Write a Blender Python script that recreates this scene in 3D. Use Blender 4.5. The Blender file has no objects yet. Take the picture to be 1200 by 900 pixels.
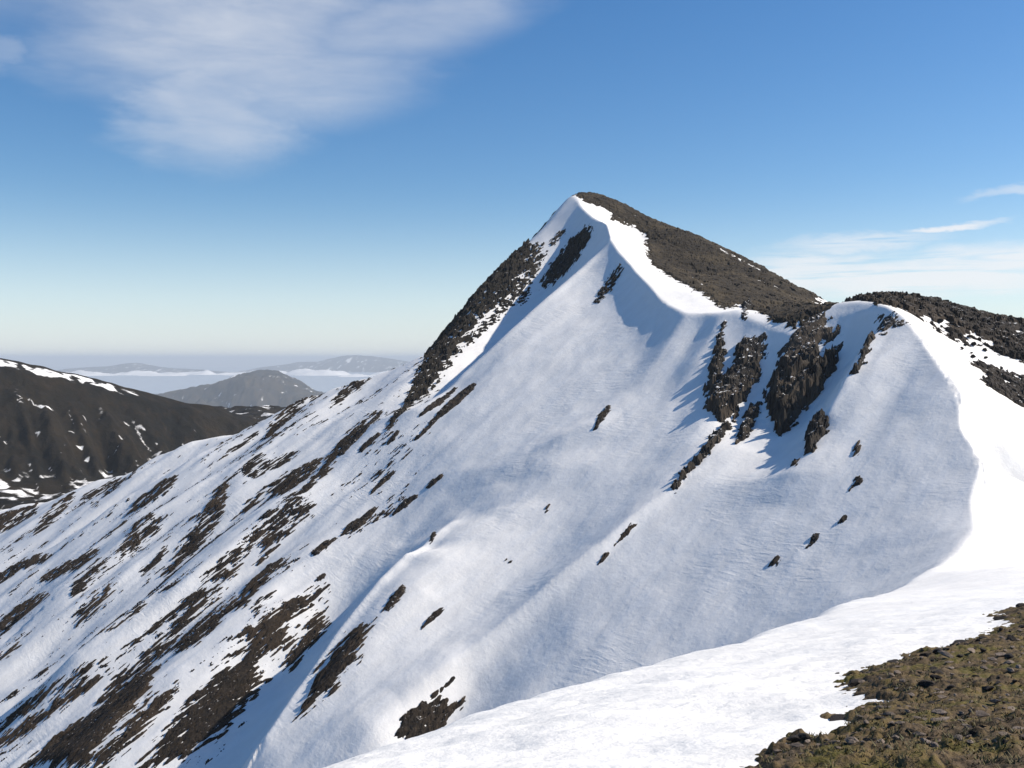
import bpy, math, random, time
import numpy as np
from mathutils import Vector
T_START = time.time()
scene = bpy.context.scene
COL = scene.collection

# ------------------------------------------------------------------ camera
F_PX, V_HOR = 1178.0, 420.0                # focal length in photo pixels, eye level row
PITCH = math.atan((450 - V_HOR) / F_PX)
cam_data = bpy.data.cameras.new('camera')
cam_data.sensor_width = 36.0
cam_data.lens = 36.0 * F_PX / 1200.0
cam_data.clip_start = 0.1
cam_data.clip_end = 200000.0
cam = bpy.data.objects.new('camera', cam_data)
COL.objects.link(cam)
cam.location = (0, 0, 0)
cam.rotation_euler = (math.pi / 2 - PITCH, 0, 0)
scene.camera = cam

# ------------------------------------------------------------------ light
SUN_EL = math.radians(40.5)
SUN_AZ = math.radians(80.0)                # clockwise from straight ahead (+y): to the right, a little ahead
sun_dir = Vector((math.cos(SUN_EL) * math.sin(SUN_AZ), math.cos(SUN_EL) * math.cos(SUN_AZ), math.sin(SUN_EL)))
sun_data = bpy.data.lights.new('sun', 'SUN')
sun_data.energy = 5.0
sun_data.angle = math.radians(0.5)
sun_data.color = (1.0, 0.91, 0.78)
sun = bpy.data.objects.new('sun', sun_data)
COL.objects.link(sun)
sun.rotation_euler = sun_dir.to_track_quat('Z', 'Y').to_euler()
sun.location = (200, 60, 300)

scene.view_settings.view_transform = 'Standard'
scene.view_settings.look = 'None'
scene.view_settings.exposure = 0.33
scene.view_settings.gamma = 1.0
scene.view_settings.use_curve_mapping = False
scene.cycles.use_denoising = True
scene.cycles.max_bounces = 5
scene.cycles.diffuse_bounces = 3
scene.cycles.volume_bounces = 0


class NT:
    """small helper for building node trees"""
    def __init__(self, tree):
        self.t = tree
        tree.nodes.clear()

    def n(self, kind, **kw):
        nd = self.t.nodes.new(kind)
        for k, v in kw.items():
            setattr(nd, k, v)
        return nd

    def link(self, a, b):
        self.t.links.new(a, b)

    def put(self, sock, v):
        if isinstance(v, bpy.types.NodeSocket):
            self.link(v, sock)
        elif v is not None:
            sock.default_value = v

    def m(self, op, a, b=None, c=None, clamp=False):
        nd = self.n('ShaderNodeMath', operation=op)
        nd.use_clamp = clamp
        for s, v in zip(nd.inputs, (a, b, c)):
            self.put(s, v)
        return nd.outputs[0]

    def noise(self, vec, scale, detail=4.0, rough=0.55, dist=0.0):
        nd = self.n('ShaderNodeTexNoise')
        self.put(nd.inputs['Vector'], vec)
        nd.inputs['Scale'].default_value = scale
        nd.inputs['Detail'].default_value = detail
        nd.inputs['Roughness'].default_value = rough
        nd.inputs['Distortion'].default_value = dist
        return nd.outputs['Fac']

    def ramp(self, fac, stops):
        nd = self.n('ShaderNodeValToRGB')
        els = nd.color_ramp.elements
        while len(els) < len(stops):
            els.new(0.5)
        for e, (p, c) in zip(els, stops):
            e.position = p
            e.color = c if len(c) == 4 else (*c, 1)
        self.put(nd.inputs['Fac'], fac)
        return nd.outputs['Color']

    def smooth(self, v, lo, hi):
        nd = self.n('ShaderNodeMapRange', interpolation_type='SMOOTHSTEP')
        self.put(nd.inputs[0], v)
        nd.inputs[1].default_value = lo
        nd.inputs[2].default_value = hi
        return nd.outputs[0]

    def mix(self, fac, a, b):
        nd = self.n('ShaderNodeMix', data_type='RGBA')
        self.put(nd.inputs[0], fac)
        for s, v in ((nd.inputs[6], a), (nd.inputs[7], b)):
            if not isinstance(v, bpy.types.NodeSocket) and len(v) == 3:
                v = (*v, 1)
            self.put(s, v)
        return nd.outputs[2]

    def mapping(self, vec, rot=(0, 0, 0), scale=(1, 1, 1)):
        nd = self.n('ShaderNodeMapping')
        self.put(nd.inputs['Vector'], vec)
        nd.inputs['Rotation'].default_value = rot
        nd.inputs['Scale'].default_value = scale
        return nd.outputs[0]


# ------------------------------------------------------------------ sky
def build_world():
    w = bpy.data.worlds.new('World')
    scene.world = w
    w.use_nodes = True
    t = NT(w.node_tree)
    sky = t.n('ShaderNodeTexSky', sky_type='NISHITA')
    sky.sun_disc = False
    sky.sun_elevation = SUN_EL
    sky.sun_rotation = SUN_AZ
    sky.altitude = 900
    sky.air_density = 1.0
    sky.dust_density = SKY_DUST
    sky.ozone_density = 1.5
    tc = t.n('ShaderNodeTexCoord')
    sep = t.n('ShaderNodeSeparateXYZ')
    t.link(tc.outputs['Generated'], sep.inputs[0])
    X, Y, Z = sep.outputs
    az = t.m('ARCTAN2', X, Y)
    el = t.m('ARCSINE', Z)
    comb = t.n('ShaderNodeCombineXYZ')
    t.link(az, comb.inputs[0])
    t.link(el, comb.inputs[1])
    ae = comb.outputs[0]
    # wispy edges: bend the coordinates with noise
    wa = t.m('MULTIPLY', t.m('SUBTRACT', t.noise(t.mapping(ae, scale=(9, 26, 1)), 1.0, 5, 0.6), 0.5), 0.14)
    we = t.m('MULTIPLY', t.m('SUBTRACT', t.noise(t.mapping(ae, scale=(7, 20, 3)), 1.3, 5, 0.6), 0.5), 0.05)
    az2, el2 = t.m('ADD', az, wa), t.m('ADD', el, we)

    def blob(px, py, rx, ry, tilt=0.0, power=1.0, amount=1.0):
        a0, e0 = math.atan((px - 600) / F_PX), math.atan((V_HOR - py) / F_PX)
        ca, sa = math.cos(math.radians(tilt)), math.sin(math.radians(tilt))
        da, de = t.m('SUBTRACT', az2, a0), t.m('SUBTRACT', el2, e0)
        u = t.m('DIVIDE', t.m('ADD', t.m('MULTIPLY', da, ca), t.m('MULTIPLY', de, sa)), rx / F_PX)
        v = t.m('DIVIDE', t.m('SUBTRACT', t.m('MULTIPLY', de, ca), t.m('MULTIPLY', da, sa)), ry / F_PX)
        r = t.m('SQRT', t.m('ADD', t.m('MULTIPLY', u, u), t.m('MULTIPLY', v, v)))
        return t.m('MULTIPLY', t.m('SUBTRACT', 1.0, t.smooth(r, 0.25, 1.15)), amount)

    def union(lst):
        o = lst[0]
        for b in lst[1:]:
            o = t.m('MAXIMUM', o, b)
        return o
    big = union([blob(265, 40, 230, 110, 8), blob(250, 140, 120, 78, 4), blob(330, 110, 210, 60, 8, amount=0.8),
                 blob(470, 38, 185, 48, 12, amount=0.75), blob(150, 60, 130, 70, 0, amount=0.5),
                 blob(-5, 105, 50, 22, 0, amount=0.4), blob(230, -60, 400, 120, 10, amount=0.6)])
    streak = t.noise(t.mapping(ae, rot=(0, 0, math.radians(-12)), scale=(8, 34, 1)), 1.0, 8, 0.62, 0.35)
    soft = t.noise(t.mapping(ae, scale=(6, 12, 1)), 1.0, 3, 0.5)
    big = t.m('MULTIPLY', big, t.m('ADD', 0.44, t.m('MULTIPLY', t.smooth(streak, 0.25, 0.8), 0.3)))
    big = t.m('MULTIPLY', big, t.m('ADD', 0.55, t.m('MULTIPLY', soft, 0.65)))
    low = union([blob(1070, 330, 330, 30, 2), blob(1000, 293, 110, 13, 3, amount=0.7), blob(950, 322, 110, 26, 0, amount=0.9),
                 blob(1190, 322, 190, 22, 4)])
    streak2 = t.noise(t.mapping(ae, rot=(0, 0, math.radians(-4)), scale=(7, 110, 1)), 1.0, 5, 0.6, 0.3)
    low = t.m('MULTIPLY', low, t.smooth(streak2, 0.32, 0.52))
    thin = union([blob(1120, 277, 50, 6, 1), blob(1195, 246, 60, 8, 4, amount=0.55)])
    # thin cirrus elsewhere over the whole sky
    elsewhere = t.m('MULTIPLY', t.smooth(t.noise(t.mapping(ae, rot=(0, 0, -0.2), scale=(2.2, 6, 1)), 1.0, 5, 0.6, 0.5), 0.56, 0.85), 0.22)
    elsewhere = t.m('MULTIPLY', elsewhere, t.smooth(el, 0.33, 0.6))
    dens = t.m('ADD', t.m('ADD', big, t.m('MULTIPLY', low, 0.72)), t.m('ADD', t.m('MULTIPLY', thin, 0.8), elsewhere), clamp=True)
    hs = t.n('ShaderNodeHueSaturation')
    hs.inputs['Saturation'].default_value = 1.34
    hs.inputs['Hue'].default_value = 0.503
    t.link(sky.outputs[0], hs.inputs['Color'])
    veil = t.m('MULTIPLY', t.m('POWER', t.m('SUBTRACT', 1.0, t.smooth(el, -0.02, 0.19)), 1.5), 0.56)
    sky_col = t.mix(veil, hs.outputs[0], VEIL_COL)
    col = t.mix(dens, sky_col, t.mix(t.smooth(el, 0.1, 0.2), (7.8, 7.7, 7.8), CLOUD_COL))
    bg = t.n('ShaderNodeBackground')
    t.link(col, bg.inputs[0])
    bg.inputs[1].default_value = SKY_STRENGTH
    out = t.n('ShaderNodeOutputWorld')
    t.link(bg.outputs[0], out.inputs[0])


SKY_DUST = 0.6
SKY_STRENGTH = 0.098
CLOUD_COL = (6.3, 6.5, 6.9)
VEIL_COL = (7.0, 7.8, 9.1)
build_world()


# ------------------------------------------------------------------ numeric helpers
def hash2(ix, iy, seed):
    h = (ix.astype(np.int64) * 374761393 + iy.astype(np.int64) * 668265263 + seed * 974634777) & 0xFFFFFFFF
    h = ((h ^ (h >> 13)) * 1274126177) & 0xFFFFFFFF
    h = h ^ (h >> 16)
    return h


def gnoise(x, y, seed=0):
    """gradient noise about -0.7..0.7"""
    x0, y0 = np.floor(x), np.floor(y)
    fx, fy = x - x0, y - y0
    ix, iy = x0.astype(np.int64), y0.astype(np.int64)

    def g(dx, dy):
        a = (hash2(ix + dx, iy + dy, seed) & 1023) * (2 * math.pi / 1024)
        return np.cos(a) * (fx - dx) + np.sin(a) * (fy - dy)
    u = fx * fx * fx * (fx * (fx * 6 - 15) + 10)
    v = fy * fy * fy * (fy * (fy * 6 - 15) + 10)
    a, b, c, d = g(0, 0), g(1, 0), g(0, 1), g(1, 1)
    return (a + (b - a) * u) + ((c + (d - c) * u) - (a + (b - a) * u)) * v


def fbm(x, y, octv=4, seed=0, gain=0.5, lac=2.03):
    o, a = 0, 1.0
    for k in range(octv):
        o = o + a * gnoise(x, y, seed + 17 * k)
        x, y, a = x * lac + 13.7, y * lac - 7.3, a * gain
    return o * 1.4


def cells(x, y, seed=0, facet=0.0):
    """cellular noise: (distance to nearest, random value of that cell); facet tilts each cell like a broken rock face"""
    ix, iy = np.floor(x).astype(np.int64), np.floor(y).astype(np.int64)
    best = np.full(x.shape, 9.0)
    val = np.zeros(x.shape)
    for dx in (-1, 0, 1):
        for dy in (-1, 0, 1):
            h = hash2(ix + dx, iy + dy, seed)
            px = ix + dx + (h & 255) / 255.0
            py = iy + dy + ((h >> 8) & 255) / 255.0
            d = (px - x) ** 2 + (py - y) ** 2
            m = d < best
            best = np.where(m, d, best)
            v = ((h >> 16) & 255) / 255.0
            if facet:
                v = v + facet * (((h >> 20) & 255) / 127.0 - 1) * (x - px) + facet * (((h >> 12) & 255) / 127.0 - 1) * (y - py)
            val = np.where(m, v, val)
    return np.sqrt(best), val


def sstep(a, b, x):
    t = np.clip((x - a) / (b - a), 0, 1)
    return t * t * (3 - 2 * t)


def softplus(x, k):
    return np.where(x > 8 * k, x, k * np.log1p(np.exp(np.minimum(x, 8 * k) / k)))


def smin(a, b, k):
    h = np.clip(0.5 + 0.5 * (b - a) / k, 0, 1)
    return b + (a - b) * h - k * h * (1 - h)


def smax(a, b, k):
    return -smin(-a, -b, k)


def poly_dist(x, y, pts):
    """unsigned distance, signed distance (+ on the left of the line's direction) and running parameter (0..n-1)"""
    best = np.full(x.shape, 1e18)
    sgn = np.zeros(x.shape)                  # summed over both segments that meet in a corner
    par = np.zeros(x.shape)                  # blended between near segments, so that it never jumps
    den = np.zeros(x.shape)
    for k in range(len(pts) - 1):
        ax, ay = pts[k][:2]
        bx, by = pts[k + 1][:2]
        ex, ey = bx - ax, by - ay
        L = ex * ex + ey * ey
        t = np.clip(((x - ax) * ex + (y - ay) * ey) / L, 0, 1)
        dx, dy = x - (ax + t * ex), y - (ay + t * ey)
        d = dx * dx + dy * dy
        cr = (ex * dy - ey * dx) / math.sqrt(L)
        tol = 1e-7 * (d + 1e-6)
        m = d < best - tol
        sgn = np.where(m, cr, np.where(np.abs(d - best) <= tol, sgn + cr, sgn))
        best = np.where(m, d, best)
        w = 1.0 / (d + 6.0) ** 4
        par += w * (k + t)
        den += w
    d = np.sqrt(best)
    return d, d * np.sign(sgn), par / den


def inside_dist(x, y, poly):
    """signed distance to a closed polygon, + inside"""
    p = list(poly) + [poly[0]]
    d, _, _ = poly_dist(x, y, p)
    ins = np.zeros(x.shape, bool)
    for k in range(len(poly)):
        x1, y1 = p[k][:2]
        x2, y2 = p[k + 1][:2]
        if y1 == y2:
            continue
        c = ((y1 > y) != (y2 > y)) & (x < (x2 - x1) * (y - y1) / (y2 - y1) + x1)
        ins ^= c
    return np.where(ins, d, -d)


def ray(u, v):
    """direction of a photo pixel, scaled so that its y component is 1"""
    x = np.asarray(u, float) - 600.0
    w = 450.0 - np.asarray(v, float)
    cp, sp = math.cos(PITCH), math.sin(PITCH)
    dy = F_PX * cp + w * sp
    dz = -F_PX * sp + w * cp
    return x / dy, dz / dy


def at(u, v, d):
    """the point seen at photo pixel (u, v), d metres ahead"""
    rx, rz = ray(u, v)
    return np.array([rx * d, d, rz * d], float)


# ------------------------------------------------------------------ the mountain's shape (a height for every x, y)
GX, GY = 0.479, 0.402                       # slope of the corrie face
SUMMIT = at(668, 229, 500)
F0 = SUMMIT[2] - GX * SUMMIT[0] - GY * SUMMIT[1]
FALL = np.array([-GX, -GY]) / math.hypot(GX, GY)


def face_depth(u, v):
    rx, rz = ray(u, v)
    return F0 / (rz - GX * rx - GY)


def fp(u, v):
    return at(u, v, face_depth(u, v))


crest_px = [(668, 229), (682, 243), (700, 256), (716, 266), (727, 285), (742, 308), (757, 328), (775, 352), (800, 365), (845, 367),
            (866, 362), (880, 374), (905, 381), (930, 388), (945, 378), (966, 362), (985, 357), (1010, 355), (1040, 359), (1060, 370),
            (1080, 395), (1104, 432), (1126, 475), (1140, 515), (1150, 560)]
CREST = [fp(u, v) for u, v in crest_px]
near_rim = [(1150, 588, 0), (1142, 615, 163), (1112, 652, 153), (1056, 686, 128), (1005, 702, 102), (960, 717, 64), (850, 757, 40), (700, 790, 29),
            (600, 812, 24), (480, 852, 19), (345, 896, 15.5)]
RIM = [at(u, v, d) if d else fp(u, v) for u, v, d in near_rim]
RIM_LINE = CREST[-3:] + RIM + [RIM[-1] + np.array([-14.0, -24.0, 0])]
CREST_LINE = CREST + RIM[:3]

top_pts = [tuple(p) for p in CREST + RIM]
top_pts += [tuple(at(*p)) for p in [
    (683, 226, 508), (697, 227, 506), (730, 242, 492), (790, 272, 470), (847, 296, 448), (898, 320, 425), (955, 347, 400), (973, 355, 392),
    (870, 335, 375), (800, 300, 440), (900, 350, 345), (840, 345, 330), (930, 372, 300), (750, 280, 470), (780, 315, 420),
    (1000, 352, 290), (1039, 345, 300), (1100, 356, 300), (1150, 369, 300), (1200, 383, 300),
    (1070, 366, 262), (1100, 396, 250), (1155, 403, 258), (1200, 420, 252), (1150, 440, 230), (1200, 478, 216),
    (1180, 520, 197), (1200, 560, 184), (1182, 600, 192), (1200, 640, 166), (1165, 640, 160), (1200, 662, 132), (1130, 674, 122), (1200, 682, 82), (1120, 708, 54),
    (1200, 695, 46), (1080, 735, 34), (1000, 740, 36), (1200, 722, 29), (1100, 765, 23), (1000, 790, 19.5), (900, 790, 22), (760, 820, 17.5),
    (1190, 800, 14.5), (1000, 850, 13), (850, 850, 13.5), (1190, 895, 8.6), (1000, 895, 9.8), (800, 890, 11), (600, 870, 13.3),
    (480, 893, 13.5)]]
top_pts += [(0, 0, -1.7), (6, 0, -1.7), (-6, 0, -3.2), (0, -12, 0.4), (12, -12, 0.6), (-14, -12, -5), (30, 0, -1.5), (30, 20, -5.6), (60, 40, -8.6),
            (130, 120, -26), (170, 170, -24), (190, 230, -3), (170, 300, 8.5), (140, 380, 0), (230, 330, -8), (60, 0, -2), (60, -20, -1), (200, 60, -22),
            (150, 470, 15), (90, 540, 45), (45, 570, 58), (240, 450, -40), (240, 600, -30), (330, 300, -45), (330, 100, -45)]
TP = np.array(top_pts)


def tps_fit(P, lam):
    n = len(P)
    d2 = ((P[:, None, :2] - P[None, :, :2]) ** 2).sum(-1)
    K = 0.5 * d2 * np.log(d2 + 1e-9)
    A = np.zeros((n + 3, n + 3))
    A[:n, :n] = K + lam * np.eye(n)
    A[:n, n] = 1
    A[:n, n + 1:] = P[:, :2]
    A[n:, :n] = A[:n, n:].T
    return np.linalg.solve(A, np.concatenate([P[:, 2], np.zeros(3)]))


TW = tps_fit(TP / np.array([100, 100, 1.0]), 0.002)


def tps(x, y):
    x, y = x / 100.0, y / 100.0
    n = len(TP)
    o = TW[n] + TW[n + 1] * x + TW[n + 2] * y
    for k in range(n):
        d2 = (x - TP[k, 0] / 100) ** 2 + (y - TP[k, 1] / 100) ** 2
        o = o + TW[k] * 0.5 * d2 * np.log(d2 + 1e-9)
    return o


# far skyline of the spur (right to left in the photo) and of the summit plateau
spur_px = [(668, 229), (640, 258), (600, 291), (570, 322), (540, 368), (508, 402), (470, 417), (430, 436), (400, 448), (352, 466), (312, 488),
           (246, 512), (200, 531), (148, 550), (100, 566), (44, 589), (0, 602)]
SPUR = [fp(u, v) for u, v in spur_px]
_e = SPUR[-1] - SPUR[-4]
SPUR_LINE = [SUMMIT + np.array([260, 110, 0])] + SPUR + [SPUR[-1] + _e * 8]

# ribs: photo trace of a crest on the face, height in m along it, width to the left and right of it
RIBS = [
    ([(716, 268), (722, 285), (690, 314), (640, 360), (590, 404), (545, 440), (500, 482), (470, 515), (430, 560)], [4, 6, 8, 8.5, 8, 7, 5, 3, 0.0], 24, 50),
    ([(733, 450), (677, 493), (617, 533), (580, 560), (545, 585)], [0, 0.9, 1.3, 0.9, 0], 22, 34),
    ([(570, 562), (535, 602), (500, 650), (473, 683), (440, 722), (390, 785), (345, 850), (300, 915)], [0, 1.8, 6, 10, 12.5, 14, 14, 14], 24, 36),
    ([(730, 478), (700, 492), (660, 510), (620, 525)], [0, 0.9, 0.9, 0], 8, 10),
    ([(735, 535), (690, 538), (647, 551), (610, 562)], [0, 0.8, 0.7, 0], 8, 10),
    ([(830, 520), (787, 578), (745, 615), (703, 655), (640, 705), (585, 750), (530, 797), (480, 845), (440, 885)],
     [0.5, 1.6, 2, 2, 2.4, 2.8, 3.4, 4, 4], 14, 14),
    ([(1036, 372), (1020, 400), (996, 445), (968, 490), (945, 530), (905, 590)], [2.5, 5, 5.5, 4.5, 2.5, 0], 15, 12),
    ([(868, 372), (846, 420), (825, 480), (800, 550)], [0.5, 0.8, 0.6, 0], 8, 12),
    ([(800, 372), (780, 400), (745, 440)], [1.5, 1.2, 0], 7, 7),
    ([(845, 375), (815, 420), (790, 460)], [1.5, 1.5, 0], 6, 8),
    ([(560, 380), (500, 450), (430, 520), (340, 600), (220, 700), (100, 800), (0, 890)], [0, 1, 2, 3, 3.5, 4, 4], 20, 26),
    ([(420, 440), (350, 500), (270, 560), (180, 620), (80, 700)], [1, 4, 5, 4.5, 3], 16, 24),
    ([(300, 500), (230, 545), (130, 605), (40, 660)], [1, 3.5, 4.5, 3], 12, 26),
    ([(380, 560), (300, 620), (210, 690), (90, 790)], [0, 3, 4, 4], 14, 18),
    ([(450, 590), (370, 650), (290, 725), (180, 820), (90, 900)], [0, 2, 4, 5, 5], 14, 22),
]
HOLLOWS = [  # hollows: trace, depth, half width
    ([(985, 365), (985, 400), (960, 440), (935, 500), (900, 560)], [3, 7, 7, 5, 0], 11),
    ([(905, 385), (890, 420), (870, 470), (850, 520)], [1, 3, 3, 0], 6),
    ([(640, 690), (600, 760), (560, 800), (530, 840)], [0, 2, 3, 3], 8),
    ([(550, 545), (480, 620), (415, 690), (365, 755), (300, 850), (255, 910)], [0, 4, 9, 12, 13, 13], 18),
    ([(668, 262), (640, 300), (600, 350), (555, 405), (510, 455), (470, 495)], [5, 10, 11, 10, 7, 0], 14),
]
LIPS = [  # thin wind-packed edges along two of the ribs: trace, height, width left and right
    ([(787, 578), (745, 615), (703, 655), (640, 705), (585, 750), (530, 797), (500, 824), (470, 852)], [0.4, 1.2, 1.7, 2.0, 2.2, 2.0, 1.0, 0.0], 12, 3.2),
    ([(545, 588), (525, 614), (500, 650), (473, 683), (440, 722), (390, 785), (345, 850), (310, 905)], [0.0, 0.5, 1.2, 1.6, 1.7, 1.7, 1.7, 1.2], 10, 3.6),
    ([(700, 490), (677, 503), (650, 515), (620, 528)], [0.1, 0.45, 0.45, 0.1], 5, 2.5),
    ([(722, 285), (690, 314), (640, 360), (590, 404), (545, 440), (500, 482)], [0.5, 1.2, 1.4, 1.4, 1.2, 0.4], 10, 5),
    ([(1030, 385), (1012, 415), (990, 455), (970, 488)], [0.6, 1.6, 1.6, 0.8], 8, 4),
]
LIPS = [([fp(u, v) for u, v in tr], h, a, b) for tr, h, a, b in LIPS]
RIBS = [([fp(u, v) for u, v in tr], h, a, b) for tr, h, a, b in RIBS]
HOLLOWS = [([fp(u, v) for u, v in tr], h, a) for tr, h, a in HOLLOWS]
CORNICE = [0, 4, 7, 9, 12, 12, 10, 7, 5, 4, 4, 4, 4.5, 5, 5, 5, 5, 5, 4, 2, 0.8, 0.4, 0.2, 0.1, 0, 0, 0, 0]

CORNICE_PTS = []
for _k in range(len(CREST_LINE) - 1):
    for _t in (0.0, 0.5):
        _p = CREST_LINE[_k] * (1 - _t) + CREST_LINE[_k + 1] * _t
        CORNICE_PTS.append(((_p[0], _p[1]), CORNICE[_k] * (1 - _t) + CORNICE[_k + 1] * _t))


def height(x, y, detail=1.0):
    x = np.asarray(x, float)
    y = np.asarray(y, float)
    F = F0 + GX * x + GY * y
    a = (x * FALL[0] + y * FALL[1])          # along the fall line
    b = (-x * FALL[1] + y * FALL[0])         # across it
    for tr, h, wl, wr in RIBS:
        d, s, par = poly_dist(x, y, tr)
        amp = np.interp(par, np.arange(len(h)), h)
        e2 = 2.0 + (0.13 * min(wl, wr)) ** 2
        w = np.where(s > 0, wr, wl)          # traces run downhill: + is the right hand of the photo... left of travel
        q = (np.sqrt(d * d + e2) - np.sqrt(e2)) / w
        F = F + amp * np.where(q < 1, (1 - q) ** 2 * (1 + 0.6 * q), 0)
    for tr, h, wl, wr in LIPS:
        d, s, par = poly_dist(x, y, tr)
        amp = np.interp(par, np.arange(len(h)), h)
        q = (np.sqrt(d * d + 0.12) - 0.35) / np.where(s > 0, wr, wl)
        F = F + amp * np.where(q < 1, (1 - q) ** 2, 0)
    for tr, h, w in HOLLOWS:
        d, s, par = poly_dist(x, y, tr)
        amp = np.interp(par, np.arange(len(h)), h)
        F = F - amp * np.exp(-(d / w) ** 2)
    if detail:
        left = sstep(0, -120, x - 0.1 * (y - 200))
        F = F + detail * (0.3 + 0.5 * sstep(60, 0, x) + 2.4 * left) * fbm(b / 30, a / 130, 3, 5) + detail * 0.55 * fbm(b / 9, a / 40, 3, 9) * (0.2 + 1.6 * left)
    T = tps(x, y)
    dC, sC, pC = poly_dist(x, y, CREST_LINE)
    num = den = 0.0
    for (cx, cy), ca in CORNICE_PTS:
        wgt = 1.0 / ((x - cx) ** 2 + (y - cy) ** 2 + 4.0) ** 2
        num, den = num + wgt * ca, den + wgt
    amp = num / den
    inner = np.maximum(-sC, 0)               # crest line runs from the summit towards us: the face is on its right
    F = F - amp * (1 - np.exp(-inner / 11.0)) * np.exp(-inner / 60.0)
    # far side of the spur
    dS, sS, pS = poly_dist(x, y, SPUR_LINE)
    drop = 0.85 * softplus(-sS - 1.0, 1.5)
    F = F - drop
    T = T - 0.0
    dR, sR, pR = poly_dist(x, y, RIM_LINE)
    W = T - (0.8 + 0.12 * sstep(60, 120, y)) * softplus(-sR, 0.5) - 0.02
    far = sstep(172, 225, y)
    z = smax(F, W - far * 40, 6.0 * (1 - far) + 0.3)
    z = smin(T, z, np.clip(0.0026 * y, 0.08, 0.6))
    if detail:
        z = z - 0.33 * np.exp(-((sC - 0.4) / 0.6) ** 2) * sstep(0.0, 0.25, fbm(x / 1.3, y / 1.3, 2, 51)) * sstep(18.5, 20, pC) * sstep(25.4, 24.4, pC)
        near = sstep(60, 20, y)
        z = z + detail * 0.22 * fbm(x / 14, y / 14, 3, 31) * sstep(8, 40, y) + detail * 0.06 * fbm(x / 1.9, y / 1.0, 4, 41) * near \
            + detail * 0.10 * fbm(x / 4.0, y / 3.0, 3, 43) * sstep(120, 40, y)
    return smax(z, -262 + 12 * fbm(x / 200, y / 200, 3, 77), 12.0)


# ------------------------------------------------------------------ object helpers
def tag(o, label=None, cat=None, group=None, kind=None):
    if label:
        o['label'] = label
    if cat:
        o['category'] = cat
    if group:
        o['group'] = group
    if kind:
        o['kind'] = kind
    return o


def mesh_from(name, verts, faces, mat=None, smooth=True):
    """verts (n,3) array, faces (m,3|4) array -> mesh"""
    me = bpy.data.meshes.new(name)
    verts = np.ascontiguousarray(verts, np.float32)
    faces = np.ascontiguousarray(faces, np.int32)
    n, k = faces.shape
    me.vertices.add(len(verts))
    me.vertices.foreach_set('co', verts.ravel())
    me.loops.add(n * k)
    me.loops.foreach_set('vertex_index', faces.ravel())
    me.polygons.add(n)
    me.polygons.foreach_set('loop_start', np.arange(0, n * k, k, dtype=np.int32))
    me.polygons.foreach_set('loop_total', np.full(n, k, np.int32))
    me.polygons.foreach_set('use_smooth', np.full(n, smooth, bool))
    me.update(calc_edges=True)
    me.validate()
    if mat:
        me.materials.append(mat)
    return me


def link(name, me, parent=None):
    o = bpy.data.objects.new(name, me)
    COL.objects.link(o)
    if parent:
        o.parent = parent
    return o


def grid_faces(nr, nc):
    i = np.arange((nr - 1) * nc).reshape(nr - 1, nc)[:, :-1].ravel()
    return np.stack([i, i + 1, i + nc + 1, i + nc], 1)


# ------------------------------------------------------------------ materials
def new_mat(name):
    m = bpy.data.materials.new(name)
    m.use_nodes = True
    t = NT(m.node_tree)
    out = t.n('ShaderNodeOutputMaterial')
    b = t.n('ShaderNodeBsdfPrincipled')
    t.link(b.outputs[0], out.inputs[0])
    tc = t.n('ShaderNodeTexCoord')
    return m, t, b, tc.outputs['Object']


def bump(t, b, h, strength, dist):
    nd = t.n('ShaderNodeBump')
    nd.inputs['Strength'].default_value = strength
    nd.inputs['Distance'].default_value = dist
    t.put(nd.inputs['Height'], h)
    t.link(nd.outputs[0], b.inputs['Normal'])


FALL_ANG = math.atan2(FALL[1], FALL[0])


def snow_material():
    m, t, b, co = new_mat('snow')
    along = t.mapping(co, rot=(0, 0, -FALL_ANG), scale=(1, 1, 1))
    s1 = t.noise(t.mapping(along, scale=(0.05, 0.35, 0.2)), 1.0, 6, 0.62)
    s2 = t.noise(t.mapping(co, scale=(0.9, 0.55, 0.9)), 1.0, 5, 0.65)
    s3 = t.noise(t.mapping(along, scale=(1.6, 0.5, 1.0)), 1.0, 3, 0.6, 0.6)
    col = t.mix(t.smooth(s1, 0.35, 0.7), (0.82, 0.805, 0.775), (0.87, 0.86, 0.835))
    t.link(col, b.inputs['Base Color'])
    b.inputs['Roughness'].default_value = 0.55
    b.inputs['Specular IOR Level'].default_value = 0.25
    rip = t.noise(t.mapping(along, scale=(0.75, 0.16, 0.5)), 1.0, 4, 0.6, 0.8)         # wind ripples across the slope
    where = t.smooth(t.noise(co, 0.035, 3, 0.5), 0.45, 0.65)
    grain = t.noise(co, 5.0, 4, 0.65)
    h = t.m('ADD', t.m('MULTIPLY', s1, 0.55), t.m('ADD', t.m('MULTIPLY', s2, 0.24), t.m('MULTIPLY', s3, 0.10)))
    h = t.m('ADD', h, t.m('ADD', t.m('MULTIPLY', t.m('MULTIPLY', rip, where), 0.45), t.m('MULTIPLY', grain, 0.045)))
    bump(t, b, h, 0.55, 0.55)
    return m


SNOW = snow_material()


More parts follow.
